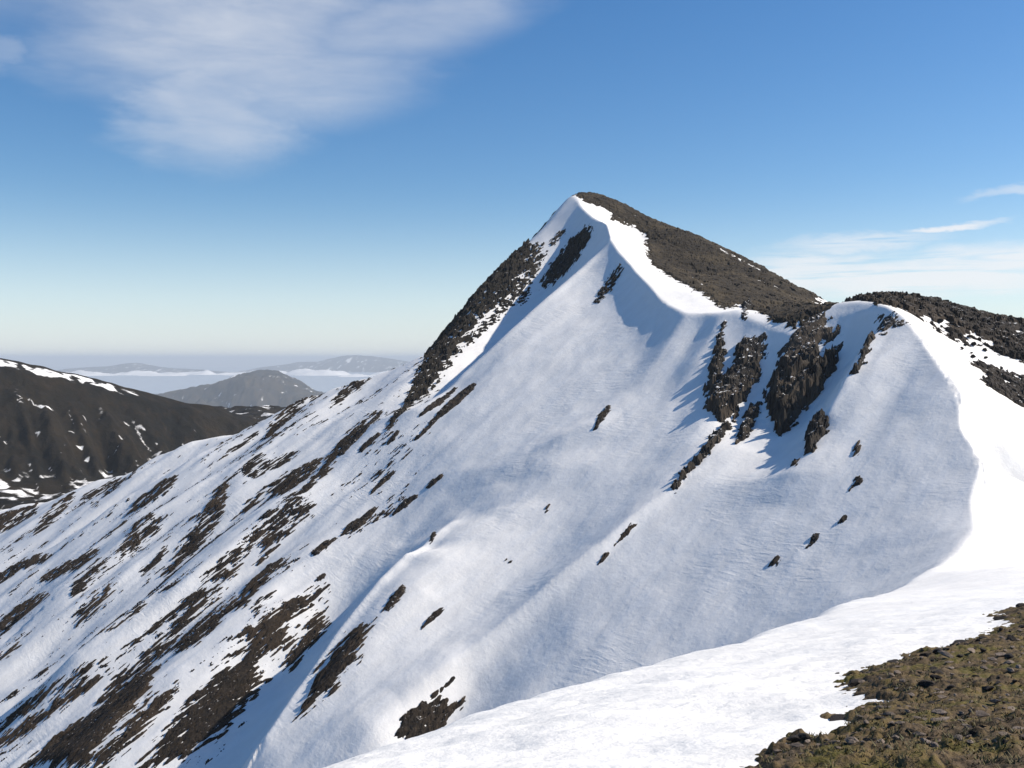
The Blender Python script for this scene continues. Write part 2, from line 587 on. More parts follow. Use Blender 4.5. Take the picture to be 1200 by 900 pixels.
# ------------------------------------------------------------------ the mountain
def build_mountain():
    fine = np.radians(np.linspace(-30, 30, 960))
    coarse = np.radians(np.linspace(30.5, 75, 60))
    ang = np.concatenate([-coarse[::-1], fine, coarse])
    rows = [0.02, 1.0, 2.0, 3.0, 4.0, 5.0]
    r = 6.0
    while r < 1100:
        rows.append(r)
        r *= 1 + (0.010 if r < 120 else 0.0037 if r < 520 else 0.02)
    R = np.array(rows)
    A, RR = np.meshgrid(ang, R)
    x, y = (RR * np.sin(A)).ravel(), (RR * np.cos(A)).ravel()
    z = height(x, y)
    me = mesh_from('mountain', np.stack([x, y, z], 1), grid_faces(len(R), len(ang)), SNOW)
    return tag(link('mountain', me), 'snow covered mountain face under a sharp ridge and pointed summit', kind='structure')


build_mountain()
print('mountain', time.time() - T_START)


# ------------------------------------------------------------------ air, valley, hills and the cloud sea
def field(name, x0, x1, y0, y1, nx, ny, fz, mat, label, kind='structure', extra=None):
    X, Y = np.meshgrid(np.linspace(x0, x1, nx), np.linspace(y0, y1, ny))
    x, y = X.ravel(), Y.ravel()
    z = fz(x, y)
    me = mesh_from(name, np.stack([x, y, z], 1), grid_faces(ny, nx), mat)
    if extra is not None:
        for an, fn in extra.items():
            at_ = me.attributes.new(an, 'FLOAT', 'POINT')
            at_.data.foreach_set('value', np.ascontiguousarray(fn(x, y, z), np.float32))
    return tag(link(name, me), label, kind=kind)


def hill_material(name, c1, c2, scale):
    m, t, b, co = new_mat(name)
    a = t.n('ShaderNodeAttribute', attribute_name='snow')
    n1 = t.noise(co, scale, 6, 0.65)
    n2 = t.noise(co, scale * 6, 5, 0.7)
    base = t.mix(t.smooth(n1, 0.35, 0.65), c1, c2)
    base = t.mix(t.m('MULTIPLY', t.smooth(n2, 0.45, 0.75), 0.6), base, (c2[0] * 1.7, c2[1] * 1.5, c2[2] * 1.3))
    s = t.smooth(t.m('ADD', a.outputs['Fac'], t.m('MULTIPLY', t.m('SUBTRACT', n2, 0.5), 0.9)), 0.34, 0.66)
    t.link(t.mix(s, base, (0.8, 0.8, 0.8)), b.inputs['Base Color'])
    b.inputs['Roughness'].default_value = 0.95
    b.inputs['Specular IOR Level'].default_value = 0.1
    bump(t, b, n2, 0.7, 4.0)
    return m


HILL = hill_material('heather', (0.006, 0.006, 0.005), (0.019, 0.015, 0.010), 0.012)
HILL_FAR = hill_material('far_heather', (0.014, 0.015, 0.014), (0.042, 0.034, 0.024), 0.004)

left_crest = [(-420, 372, 800), (-200, 396, 880), (-60, 412, 950), (0, 419, 985), (50, 430, 1010), (100, 440, 1040), (140, 452, 1065), (200, 467, 1105),
              (250, 477, 1140), (298, 489, 1180), (340, 505, 1215), (420, 540, 1290), (520, 585, 1390)]
LC = [at(*p) for p in left_crest]
LCZ = np.array([p[2] for p in LC])


def hill_floor(x, y):
    return -112 + 9 * fbm(x / 70, y / 50, 4, 64) + 0.05 * (y - 850)


def left_hill_z(x, y):
    d, s, par = poly_dist(x, y, LC)
    top = np.interp(par, np.arange(len(LC)), LCZ)
    front = np.maximum(-s, 0)
    gul = fbm(par * 1.7 + front * 0.002, front / 240, 4, 61)
    crag = sstep(14, 40, front)
    z = top - 0.42 * np.minimum(front, 24) - 1.05 * np.maximum(front - 24, 0) * np.exp(-np.maximum(front - 24, 0) / 520) \
        + crag * (14 * gul * sstep(20, 90, front) + 4 * fbm(x / 30, y / 30, 4, 62) - 5.0 * np.abs(fbm(x / 13, front / 40, 4, 66, 0.6)))
    z = z - 0.22 * np.maximum(s, 0) + 1.2 * fbm(x / 25, y / 25, 2, 63)
    return smax(z, hill_floor(x, y), 8)


def left_hill_snow(x, y, z):
    d, s, par = poly_dist(x, y, LC)
    front = np.maximum(-s, 0)
    strip = sstep(2, 8, front) * sstep(30, 14, front) * (0.62 + 0.9 * fbm(par * 4, front / 12, 4, 71)) * sstep(7.1, 5.2, par)
    chute = sstep(0.40, 0.75, fbm(par * 5.0 - front * 0.004, front / 90, 3, 72)) * sstep(20, 60, front) * 0.5
    fleck = 0.58 * sstep(0.42, 0.7, fbm(x / 14, y / 10, 3, 74)) * sstep(30, 60, front)
    chute = np.maximum(chute, fleck)
    low = 0.58 * sstep(14, 2, z - hill_floor(x, y)) * sstep(0.0, 0.4, fbm(x / 26, y / 16, 4, 73))
    return np.maximum(np.maximum(strip, chute), low)


def build_left_hill():
    field('hill', -1000, 60, 560, 1560, 430, 400, left_hill_z, HILL, 'dark flat topped hill with a strip of snow along its edge',
          extra={'snow': left_hill_snow})


def profile_hill(name, pts, depth, thick, base, mat, label, seed, rough, snowy, nx, ny):
    P = np.array([at(u, v, depth) for u, v in pts])

    def fz(x, y):
        top = np.interp(x, P[:, 0], P[:, 2], left=base, right=base)
        q = (y - depth) / thick
        f = np.where(q < 0, np.exp(-(q * 1.0) ** 2), np.exp(-(q * 0.6) ** 2))
        n = fbm(x / (thick * 0.35), y / (thick * 0.5), 5, seed)
        top = top + 0.10 * rough * fbm(x / (thick * 0.12), y / (thick * 0.2), 4, seed + 3)
        return base - 20 + (top - base + 20) * f + rough * n * np.clip(-q * 1.6, 0, 1) * (1 - 0.5 * f)
    field(name, P[0, 0], P[-1, 0], depth - 2.4 * thick, depth + 3.0 * thick, nx, ny, fz, mat, label,
          extra={'snow': lambda x, y, z: snowy + 0.6 * fbm(x / (thick * 0.09), y / (thick * 0.16), 5, seed + 5, 0.65)})


def cloud_sea_z(x, y):
    r = np.hypot(x, y)
    n = fbm(x / 2600, y / 1500, 5, 81)
    return -345 + 18 * n


def bank_z(x, y):
    bank = np.exp(-((y - 21000 - 900 * fbm(x / 4000, x * 0, 2, 83)) / 1300) ** 2)
    lump = np.clip(0.45 + 0.9 * fbm(x / 900, y / 900, 5, 82), 0, 2)
    return -400 + bank * 165 * lump


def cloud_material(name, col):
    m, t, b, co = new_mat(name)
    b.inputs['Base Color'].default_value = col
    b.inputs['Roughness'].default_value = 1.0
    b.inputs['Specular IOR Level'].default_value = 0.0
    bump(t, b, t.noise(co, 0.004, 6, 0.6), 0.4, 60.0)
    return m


def build_far():
    build_left_hill()
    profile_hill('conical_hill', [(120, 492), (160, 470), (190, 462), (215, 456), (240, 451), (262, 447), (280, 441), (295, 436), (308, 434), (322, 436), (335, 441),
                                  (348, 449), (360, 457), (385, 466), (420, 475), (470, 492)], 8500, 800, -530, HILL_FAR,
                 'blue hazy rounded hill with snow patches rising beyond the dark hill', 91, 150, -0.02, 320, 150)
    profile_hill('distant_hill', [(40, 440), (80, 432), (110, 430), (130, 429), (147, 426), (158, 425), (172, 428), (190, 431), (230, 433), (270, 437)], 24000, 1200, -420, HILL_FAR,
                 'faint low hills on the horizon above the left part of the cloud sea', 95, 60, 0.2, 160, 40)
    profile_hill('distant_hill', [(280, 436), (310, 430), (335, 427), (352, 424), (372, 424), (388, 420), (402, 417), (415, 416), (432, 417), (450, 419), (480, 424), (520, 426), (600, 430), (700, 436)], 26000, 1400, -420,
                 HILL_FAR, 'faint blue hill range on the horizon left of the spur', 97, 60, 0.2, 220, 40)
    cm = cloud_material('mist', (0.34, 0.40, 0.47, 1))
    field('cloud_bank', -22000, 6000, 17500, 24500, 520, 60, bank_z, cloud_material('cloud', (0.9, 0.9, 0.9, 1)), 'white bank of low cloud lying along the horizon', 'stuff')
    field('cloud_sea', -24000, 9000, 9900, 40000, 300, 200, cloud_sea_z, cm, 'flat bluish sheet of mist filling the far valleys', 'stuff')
    # the floor of the land, out to the horizon
    ang = np.radians(np.linspace(-180, 180, 121))
    R = np.concatenate([[0.1, 200, 500], np.geomspace(900, 60000, 60)])
    A, RR = np.meshgrid(ang, R)
    x, y = (RR * np.sin(A)).ravel(), (RR * np.cos(A)).ravel()
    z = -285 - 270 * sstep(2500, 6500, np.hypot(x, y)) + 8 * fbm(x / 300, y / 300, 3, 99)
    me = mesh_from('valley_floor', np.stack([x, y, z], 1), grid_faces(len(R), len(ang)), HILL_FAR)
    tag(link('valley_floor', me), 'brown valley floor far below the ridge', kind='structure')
    # haze
    m = bpy.data.materials.new('haze')
    m.use_nodes = True
    t = NT(m.node_tree)
    out = t.n('ShaderNodeOutputMaterial')
    v = t.n('ShaderNodeVolumePrincipled')
    v.inputs['Color'].default_value = HAZE_COL
    v.inputs['Density'].default_value = HAZE
    v.inputs['Anisotropy'].default_value = 0.0
    t.link(v.outputs[0], out.inputs['Volume'])
    s, lo, hi = 61000.0, -580.0, 96.0
    vs = [(-s, -s, lo), (s, -s, lo), (s, s, lo), (-s, s, lo), (-s, -s, hi), (s, -s, hi), (s, s, hi), (-s, s, hi)]
    fs = [(0, 3, 2, 1), (4, 5, 6, 7), (0, 1, 5, 4), (1, 2, 6, 5), (2, 3, 7, 6), (3, 0, 4, 7)]
    tag(link('haze', mesh_from('haze', np.array(vs), np.array(fs), m, False)), 'thin blue haze over the far hills', kind='stuff')


HAZE, HAZE_COL = 0.00006, (0.8, 0.89, 1.0, 1)
build_far()
print('far', time.time() - T_START)


# ------------------------------------------------------------------ rock showing through the snow
def hits(px, near=60.0, far=640.0):
    """where the rays of photo pixels meet the mountain (nearest approach if they pass over it)"""
    px = np.asarray(px, float)
    rx, rz = ray(px[:, 0], px[:, 1])
    D = np.geomspace(near, far, 420)
    X = rx[:, None] * D
    Y = np.repeat(D[None, :], len(px), 0)
    gap = rz[:, None] * D - height(X.ravel(), Y.ravel()).reshape(X.shape)
    out = []
    for k in range(len(px)):
        neg = np.nonzero(gap[k] < 0)[0]
        if len(neg) and neg[0] > 0:
            j = neg[0]
            g0, g1 = gap[k, j - 1], gap[k, j]
            d = D[j - 1] + (D[j] - D[j - 1]) * g0 / (g0 - g1)
        elif len(neg):
            d = D[0]
        else:
            d = D[np.argmin(gap[k] / D)]
        out.append((rx[k] * d, d))
    return np.array(out)


def rock_material(name, c1, c2, c3, dust, sc=1.0):
    m, t, b, co = new_mat(name)
    n1 = t.noise(co, 0.35 * sc, 5, 0.7)
    n2 = t.noise(t.mapping(co, scale=(2.2 * sc, 2.2 * sc, 0.7 * sc)), 1.0, 5, 0.7)
    col = t.mix(t.smooth(n1, 0.35, 0.68), c1, c2)
    col = t.mix(t.smooth(n2, 0.5, 0.8), col, c3)
    n4 = t.noise(co, 0.06 * sc, 4, 0.6)
    col = t.mix(t.m('MULTIPLY', t.smooth(n4, 0.46, 0.66), 0.75), col, (c3[0] * 0.8, c3[1] * 0.78, c3[2] * 0.72))
    g = t.n('ShaderNodeNewGeometry')
    sep = t.n('ShaderNodeSeparateXYZ')
    t.link(g.outputs['Normal'], sep.inputs[0])
    n3 = t.noise(co, 0.9 * sc, 5, 0.65)
    s = t.smooth(t.m('ADD', sep.outputs[2], t.m('MULTIPLY', t.m('SUBTRACT', n3, 0.5), 1.1)), dust, dust + 0.12)
    t.link(t.mix(s, col, (0.8, 0.8, 0.8)), b.inputs['Base Color'])
    b.inputs['Roughness'].default_value = 0.9
    b.inputs['Specular IOR Level'].default_value = 0.2
    bump(t, b, n2, 0.5, 0.25)
    return m


ROCK = rock_material('rock', (0.011, 0.009, 0.008), (0.027, 0.020, 0.014), (0.06, 0.043, 0.03), 1.0)
ROCK_CRAG = rock_material('crag_rock', (0.014, 0.013, 0.012), (0.040, 0.033, 0.026), (0.09, 0.07, 0.054), 0.88)
ROCK_DUSTED = rock_material('dusted_rock', (0.009, 0.008, 0.007), (0.024, 0.02, 0.016), (0.05, 0.042, 0.032), 0.94)
HEATH = rock_material('frozen_heath', (0.013, 0.010, 0.007), (0.036, 0.027, 0.016), (0.085, 0.066, 0.042), 1.2, 1.4)


def stroke(pts):
    """outline of a tapering streak given as (u, v, half width in pixels) from its upper to its lower end"""
    P = np.array(pts, float)
    dirs = np.gradient(P[:, :2], axis=0)
    dirs /= np.linalg.norm(dirs, axis=1)[:, None]
    nrm = np.stack([-dirs[:, 1], dirs[:, 0]], 1)
    L = P[:, :2] + nrm * P[:, 2:3]
    R = P[:, :2] - nrm * P[:, 2:3]
    e0 = P[0, :2] - dirs[0] * P[0, 2] * 1.3
    e1 = P[-1, :2] + dirs[-1] * P[-1, 2] * 2.0
    return [tuple(e0)] + [tuple(q) for q in L] + [tuple(e1)] + [tuple(q) for q in R[::-1]]


_seed = [0]


def rock_mesh(name, px, H=1.0, soft=1.6, rag=0.9, long=4.0, cross=1.1, cell=None, block=0.0, mat=None, margin=0.35, core=0.8, thin=0.0, near=60.0, holes=(), top_fade=0.0, world=None):
    """a piece of rock whose ragged top comes up through the snow inside an outline"""
    _seed[0] += 1
    sd_ = _seed[0]
    W = hits(px, near) if world is None else np.array(world)
    dist = float(np.median(W[:, 1]))
    cell = cell or 0.95 * dist / 1005.0
    pad = soft * 1.2 + cell * 2
    # grid laid along the fall line
    ca, sa = FALL
    A = W[:, 0] * ca + W[:, 1] * sa
    B = -W[:, 0] * sa + W[:, 1] * ca
    a = np.arange(A.min() - pad, A.max() + pad, cell * 1.35)
    b = np.arange(B.min() - pad, B.max() + pad, cell)
    AA, BB = np.meshgrid(a, b)
    AA, BB = AA.ravel(), BB.ravel()
    x, y = AA * ca - BB * sa, AA * sa + BB * ca
    sd = inside_dist(x, y, [tuple(q) for q in W])
    n = fbm(BB / cross, AA / long, 4, 200 + sd_ * 7, 0.6)
    n2 = fbm(BB / (cross * 3.5), AA / (long * 2.5), 3, 203 + sd_ * 7)
    m = np.minimum(sd / soft, core) - thin + rag * n + 0.35 * rag * n2
    for hp in holes:
        m = m - 1.6 * sstep(-soft, soft, inside_dist(x, y, [tuple(q) for q in hits(hp, near)]) + 0.5 * soft * n)
    h = H * np.clip(m, -1.5, 1.0)
    _, r1 = cells(BB / (5 * cell) + 0.3 * n, AA / (8 * cell), 320 + sd_, 0.7)
    h = h + 0.30 * min(H, 1.3) * (r1 - 0.5) * np.clip(m + 0.4, 0, 1)
    if block:
        _, v1 = cells(BB / 2.9 + 0.25 * n2, AA / 4.2 + 0.25 * n2, 300 + sd_, 0.6)
        _, v2 = cells(BB / 1.2, AA / 1.9, 310 + sd_, 0.7)
        h = h + block * ((v1 - 0.45) * 1.25 + (v2 - 0.5) * 0.6) * np.clip(m, 0, 1)
    if top_fade:
        dC, _, _ = poly_dist(x, y, CREST_LINE)
        h = np.where(h > 0, h * (0.18 + 0.82 * sstep(1.0, top_fade, dC)), h)
    h = np.where(sd < -soft * 1.1, np.minimum(h, -0.5), h)
    z = height(x, y) + h - 0.03
    nb, na = len(b), len(a)
    f = grid_faces(nb, na)
    keep = (h[f] > -margin).any(1)
    f = f[keep]
    if len(f) == 0:
        return None
    used = np.unique(f)
    re = np.full(len(x), -1)
    re[used] = np.arange(len(used))
    # drop crumbs: keep connected groups of some size
    return mesh_from(name, np.stack([x, y, z], 1)[used], re[f], mat or ROCK, False)


N_TRI = [0]


def outcrop(name, label, px, cat='rock', group=None, kind=None, **kw):
    me = rock_mesh(name, px, **kw)
    if me is None:
        print('EMPTY', name, label)
        return None
    N_TRI[0] += 2 * len(me.polygons)
    o = link(name, me)
    return tag(o, label, None if kind else cat, group, kind)


S = stroke
G_LEFT = 'dark rock streaks on the left slope'
G_SMALL = 'small rocks on the smooth corrie face'
G_CRAG = 'crags under the ridge crest'

# the summit's rock bands
outcrop('rock_band', 'long dark rock band along the left skyline of the pointed summit',
        [(502, 425), (507, 400), (535, 365), (555, 342), (575, 322), (595, 305), (612, 289), (630, 289), (628, 305), (615, 318), (600, 342), (575, 362), (555, 377),
         (540, 399), (522, 427), (500, 454), (484, 470), (492, 448)], cat='rock band', H=1.5, soft=3.0, rag=2.1, block=0.9, cross=1.0, long=4.0, core=0.38, near=250, mat=ROCK_DUSTED)
outcrop('rock_band', 'short dark rock rib under the summit crest, right of the long band',
        [(637, 337), (640, 320), (658, 298), (672, 280), (686, 266), (690, 276), (676, 305), (655, 327)], cat='rock band', H=1.2, soft=2.4, rag=2.0, block=0.6, cross=0.9, long=3, near=250, mat=ROCK_DUSTED)
for lab, p in [
    ('small dark rock below the summit band beside its lower right edge', S([(620, 340, 2), (614, 348, 3), (608, 354, 2)])),
    ('loose scatter of rock and snow down the right side of the long summit band', S([(638, 298, 2), (622, 322, 4), (600, 350, 4), (572, 380, 3), (548, 402, 2)])),
    ('tiny rock between the two rock bands high on the summit', S([(658, 273, 2), (652, 280, 3), (647, 285, 2)])),
    ('rocks dotted on the skyline just left of the snowy summit', S([(650, 244, 1.5), (640, 257, 2.5), (628, 270, 2.5), (618, 281, 2)])),
    ('sparse rocks breaking the skyline above the long summit band', S([(612, 286, 2), (592, 304, 3), (575, 321, 2.5)])),
    ('patch of fine rock specks on the snowy rib right of the summit bands', S([(726, 314, 2), (717, 329, 4), (708, 342, 4), (699, 353, 2.5)])),
    ('thin tapering rock tail running down from the foot of the long summit band', S([(492, 452, 3), (480, 468, 3), (468, 484, 2), (455, 503, 1.2)])),
]:
    outcrop('rock', lab, p, H=0.7, soft=1.3, rag=2.0, cross=0.7, long=2.2, core=0.4, near=200, mat=ROCK_DUSTED)

# left slope, traced patch by patch
for lab, p in [
    ('dark rocky end of the spur at the left edge of the picture below the valley', [(-8, 606), (18, 598), (44, 592), (40, 603), (14, 619), (-8, 625)]),
    ('rock patch at the spur skyline beside the valley with brown ground', S([(84, 582, 3), (70, 595, 6), (56, 610, 6), (48, 619, 4)])),
    ('narrow rock streak just below the left spur skyline in blue shade', S([(136, 564, 3), (118, 574, 4), (99, 583, 3)])),
    ('oval blackish patch of heath alone in the middle of the left slope', [(142, 655), (140, 643), (150, 626), (162, 612), (184, 606), (190, 611), (182, 626), (166, 638), (152, 650)]),
    ('broken streak of rock above the oval heath patch', S([(204, 562, 3), (186, 574, 6), (168, 588, 5), (154, 598, 3)])),
    ('tall dark patch on a shaded gully side left of the two long brown patches', [(205, 660), (222, 630), (240, 600), (252, 577), (268, 560), (264, 590), (262, 604), (240, 632), (222, 652), (205, 664)]),
    ('blunt dark outcrop with a shaded snow hollow under it', [(283, 555), (284, 547), (298, 535), (306, 532), (314, 542), (310, 555), (298, 561)]),
    ('dark streak trailing right from the blunt outcrop', S([(347, 531, 3), (334, 538, 5), (318, 546, 5)])),
    ('long brown diagonal patch running through the middle of the left slope', [(276, 606), (292, 588), (310, 572), (333, 558), (356, 546), (374, 537), (372, 548), (352, 566), (340, 576), (328, 580), (316, 577), (300, 592)]),
    ('rocky notch on the spur skyline right of the conical hill', S([(354, 470, 4), (342, 481, 6), (330, 491, 6), (316, 508, 5)])),
    ('string of rocks below the spur skyline near the notch', S([(300, 508, 2), (286, 518, 3), (270, 529, 3)])),
    ('wedge shaped dark rock patch on a lit rib below the long brown patch', [(303, 660), (312, 636), (324, 617), (345, 601), (363, 589), (364, 604), (350, 613), (330, 632), (312, 654)]),
    ('long thin rock streak reaching up past the long brown patch', S([(437, 487, 2), (420, 500, 3), (400, 524, 4), (380, 553, 4), (352, 582, 3), (330, 606, 4), (312, 622, 2)])),
    ('rock patches on the skyline between the notch and the summit spur', S([(434, 440, 3), (416, 452, 6), (402, 464, 5), (394, 472, 3)])),
    ('small cluster of rock under the skyline right of the notch', S([(380, 456, 2), (372, 462, 4), (368, 466, 3)])),
    ('speckled rock patch at the left edge below the spur end', S([(54, 655, 2), (36, 660, 4), (16, 668, 5), (0, 678, 5)])),
    ('small streaks left of the oval patch', S([(112, 648, 3), (92, 660, 5), (72, 668, 5), (52, 678, 4)])),
    ('ragged dark patch at the left edge halfway down the slope', [(-6, 742), (6, 724), (24, 708), (48, 698), (50, 704), (40, 714), (22, 728), (4, 738)]),
    ('low streak at the left edge under the ragged dark patch', S([(22, 756, 2), (8, 766, 4), (-4, 772, 4)])),
    ('loose patch of rock streaks left of the shaded gully', S([(124, 660, 3), (110, 672, 6), (92, 688, 5), (84, 696, 3)])),
    ('broken rock patch above the long open snow band', S([(128, 690, 3), (116, 703, 6), (100, 718, 6), (88, 734, 3)])),
    ('faint dark streak in the blue shade right of the oval heath patch', S([(192, 646, 3), (178, 660, 5), (166, 673, 3)])),
    ('slender dark streak in the shaded gully below the tall dark patch', S([(232, 628, 4), (214, 648, 6), (200, 668, 4)])),
    ('first of the long parallel rock streaks below the open snow band', S([(312, 623, 2), (282, 646, 4), (258, 668, 5), (236, 692, 5), (206, 716, 4), (180, 738, 3), (148, 762, 2)])),
    ('second long parallel rock streak, thicker than the first', S([(280, 664, 3), (262, 680, 6), (238, 706, 7), (214, 732, 8), (194, 752, 7), (176, 770, 8), (150, 792, 9), (128, 812, 7)])),
    ('brown rock streak ending in a point under the wedge shaped patch', S([(331, 658, 2), (316, 668, 4), (300, 684, 6), (284, 704, 8), (272, 711, 5)])),
    ('streak of rock continuing below the brown pointed one', S([(262, 718, 4), (246, 734, 5), (230, 748, 5), (212, 758, 4)])),
    ('small rock in the snow between the long streaks and the shaded gully', S([(316, 698, 3), (306, 706, 4), (298, 716, 3)])),
    ('black rock mass at the lower edge of the left slope', [(24, 902), (50, 880), (78, 856), (110, 836), (140, 812), (166, 790), (180, 786), (176, 806), (150, 836), (128, 862), (108, 884), (94, 902)]),
    ('broad dark rock rib with brown heath left of the deep blue gully', [(165, 902), (188, 866), (208, 838), (240, 806), (270, 776), (290, 757), (293, 740), (312, 722), (346, 704), (380, 687), (378, 702), (346, 718), (332, 738),
                                                                     (341, 750), (318, 768), (302, 772), (300, 788), (310, 798), (292, 814), (276, 845), (240, 868), (214, 890)]),
    ('dark tongue of rock hanging into the deep blue gully', [(334, 782), (337, 763), (350, 744), (362, 728), (383, 714), (382, 728), (376, 744), (362, 758), (352, 770), (344, 782)]),
    ('rock streak between the black mass and the broad dark rib', S([(202, 810, 3), (180, 832, 6), (158, 852, 7), (136, 876, 7), (112, 900, 6)])),
    ('dark rock mass alone on the lit rib right of the deep blue gully', [(350, 838), (362, 812), (374, 792), (388, 770), (410, 744), (434, 731), (424, 752), (412, 778), (404, 792), (392, 812), (380, 812), (366, 824)]),
    ('thin rock streak at the bottom left corner', S([(120, 774, 2), (92, 792, 3), (60, 810, 3), (28, 832, 4), (0, 852, 4)])),
    ('pale broken streak just above the black rock mass', S([(126, 790, 2), (96, 808, 4), (60, 834, 4), (24, 858, 4), (-4, 874, 4)])),
    ('short rock streak in the open snow band', S([(172, 708, 1), (150, 724, 1.6), (130, 737, 1)])),
]:
    big = np.array(p)
    area = np.ptp(big[:, 0]) * np.ptp(big[:, 1])
    outcrop('rock_outcrop', lab, p, cat='rock outcrop', H=0.7 if area > 1500 else 0.5, soft=1.8 if area > 1500 else 1.2, rag=1.8, long=5.5, cross=0.55, near=120, core=1.1 if 'mass' in lab or 'broad' in lab or 'tongue' in lab else 0.42, thin=0.1 if 'mass' in lab or 'broad' in lab or 'tongue' in lab else 0.3)

# small rocks high and low on the open face
for lab, p in [
    ('long rock streak on the face below the summit shadow, lower of a pair', S([(555, 452, 3), (534, 470, 5), (512, 490, 3), (488, 514, 2)])),
    ('shorter rock streak beside the upper end of the paired streak', S([(533, 456, 2), (514, 472, 3.5), (494, 486, 2)])),
    ('narrow rock streak left of the pair under the summit spur', S([(447, 482, 2), (426, 504, 3), (400, 531, 3)])),
    ('small rock streak left of the smooth rib', S([(444, 509, 2), (432, 519, 3), (423, 528, 2)])),
    ('little pointed rock left of the smooth rib', S([(467, 506, 2), (460, 514, 2.5), (454, 520, 1.5)])),
    ('slim rock alone above the blue shaded gully', S([(462, 553, 2), (450, 563, 3), (436, 577, 2)])),
    ('rock cluster above the head of the blue shaded gully', S([(488, 581, 2.5), (475, 590, 4), (463, 601, 2)])),
    ('two touching rocks at the head of the blue shaded gully', S([(517, 558, 2), (508, 565, 3), (500, 571, 2)])),
    ('dark rock patch left of the blue shaded gully', S([(440, 596, 2), (426, 609, 5), (408, 622, 5)])),
    ('small rock beside the dark patch at the blue shaded gully', S([(450, 600, 1.5), (442, 607, 2), (440, 610, 1.5)])),
    ('ragged small patch left of the dark gully patch', S([(392, 632, 2), (380, 640, 4), (368, 648, 3)])),
    ('pair of specks below the ragged small patch', S([(378, 676, 2.5), (372, 680, 2.5)])),
    ('slim slanting rock high in the middle of the smooth face', S([(713, 478, 3), (705, 488, 4), (697, 502, 2)])),
    ('tiny rock in the middle of the smooth face', S([(643, 592, 1.2), (640, 598, 1.5)])),
    ('tiny blue rock low on the smooth face', S([(592, 656, 1.5), (598, 659, 2)])),
    ('small rock beside the bright crest of the long rib', S([(509, 627, 2), (505, 633, 2)])),
    ('thin double rock on the crest of the long rib above the dark mass', S([(473, 689, 3), (462, 703, 5), (452, 714, 3)])),
    ('thin slanting rock right of the long rib, low on the face', S([(518, 713, 2.5), (508, 722, 3.5), (495, 736, 2)])),
    ('slender rock halfway down the bright snow edge', S([(743, 614, 2), (734, 625, 3.5), (722, 638, 2)])),
    ('small rock on the bright snow edge below the slender one', S([(712, 650, 2), (706, 655, 2.5), (703, 658, 2)])),
    ('black rock lump cut by the snowy foreground edge', [(464, 864), (470, 840), (480, 832), (497, 824), (514, 817), (528, 823), (548, 813), (540, 830), (522, 844), (512, 856), (490, 866)]),
    ('small dark rock on the snow edge above the black lump', S([(531, 797, 2.5), (520, 806, 4), (508, 817, 2.5)])),
    ('squarish dark rock alone right below the small crag', S([(1005, 520, 3), (1004, 526, 4), (1003, 531, 2.5)])),
    ('second rock down on the right bowl, with a thin tail', S([(1008, 561, 3), (1003, 566, 4), (1000, 570, 2)])),
    ('tiny rock on the right bowl above the leaf shaped one', S([(990, 607, 2), (987, 610, 2)])),
    ('leaf shaped dark rock on the right bowl', S([(958, 627, 2.5), (953, 632, 4), (949, 638, 2)])),
    ('lowest dark rock on the right bowl near the foreground edge', S([(912, 655, 3), (908, 659, 4), (904, 662, 2.5)])),
    ('little rock at the foot of the small crag', S([(935, 539, 2), (931, 543, 3)])),
]:
    outcrop('rock', lab, p, H=0.6, soft=0.75, rag=0.9, long=2.5, cross=0.7, near=100)

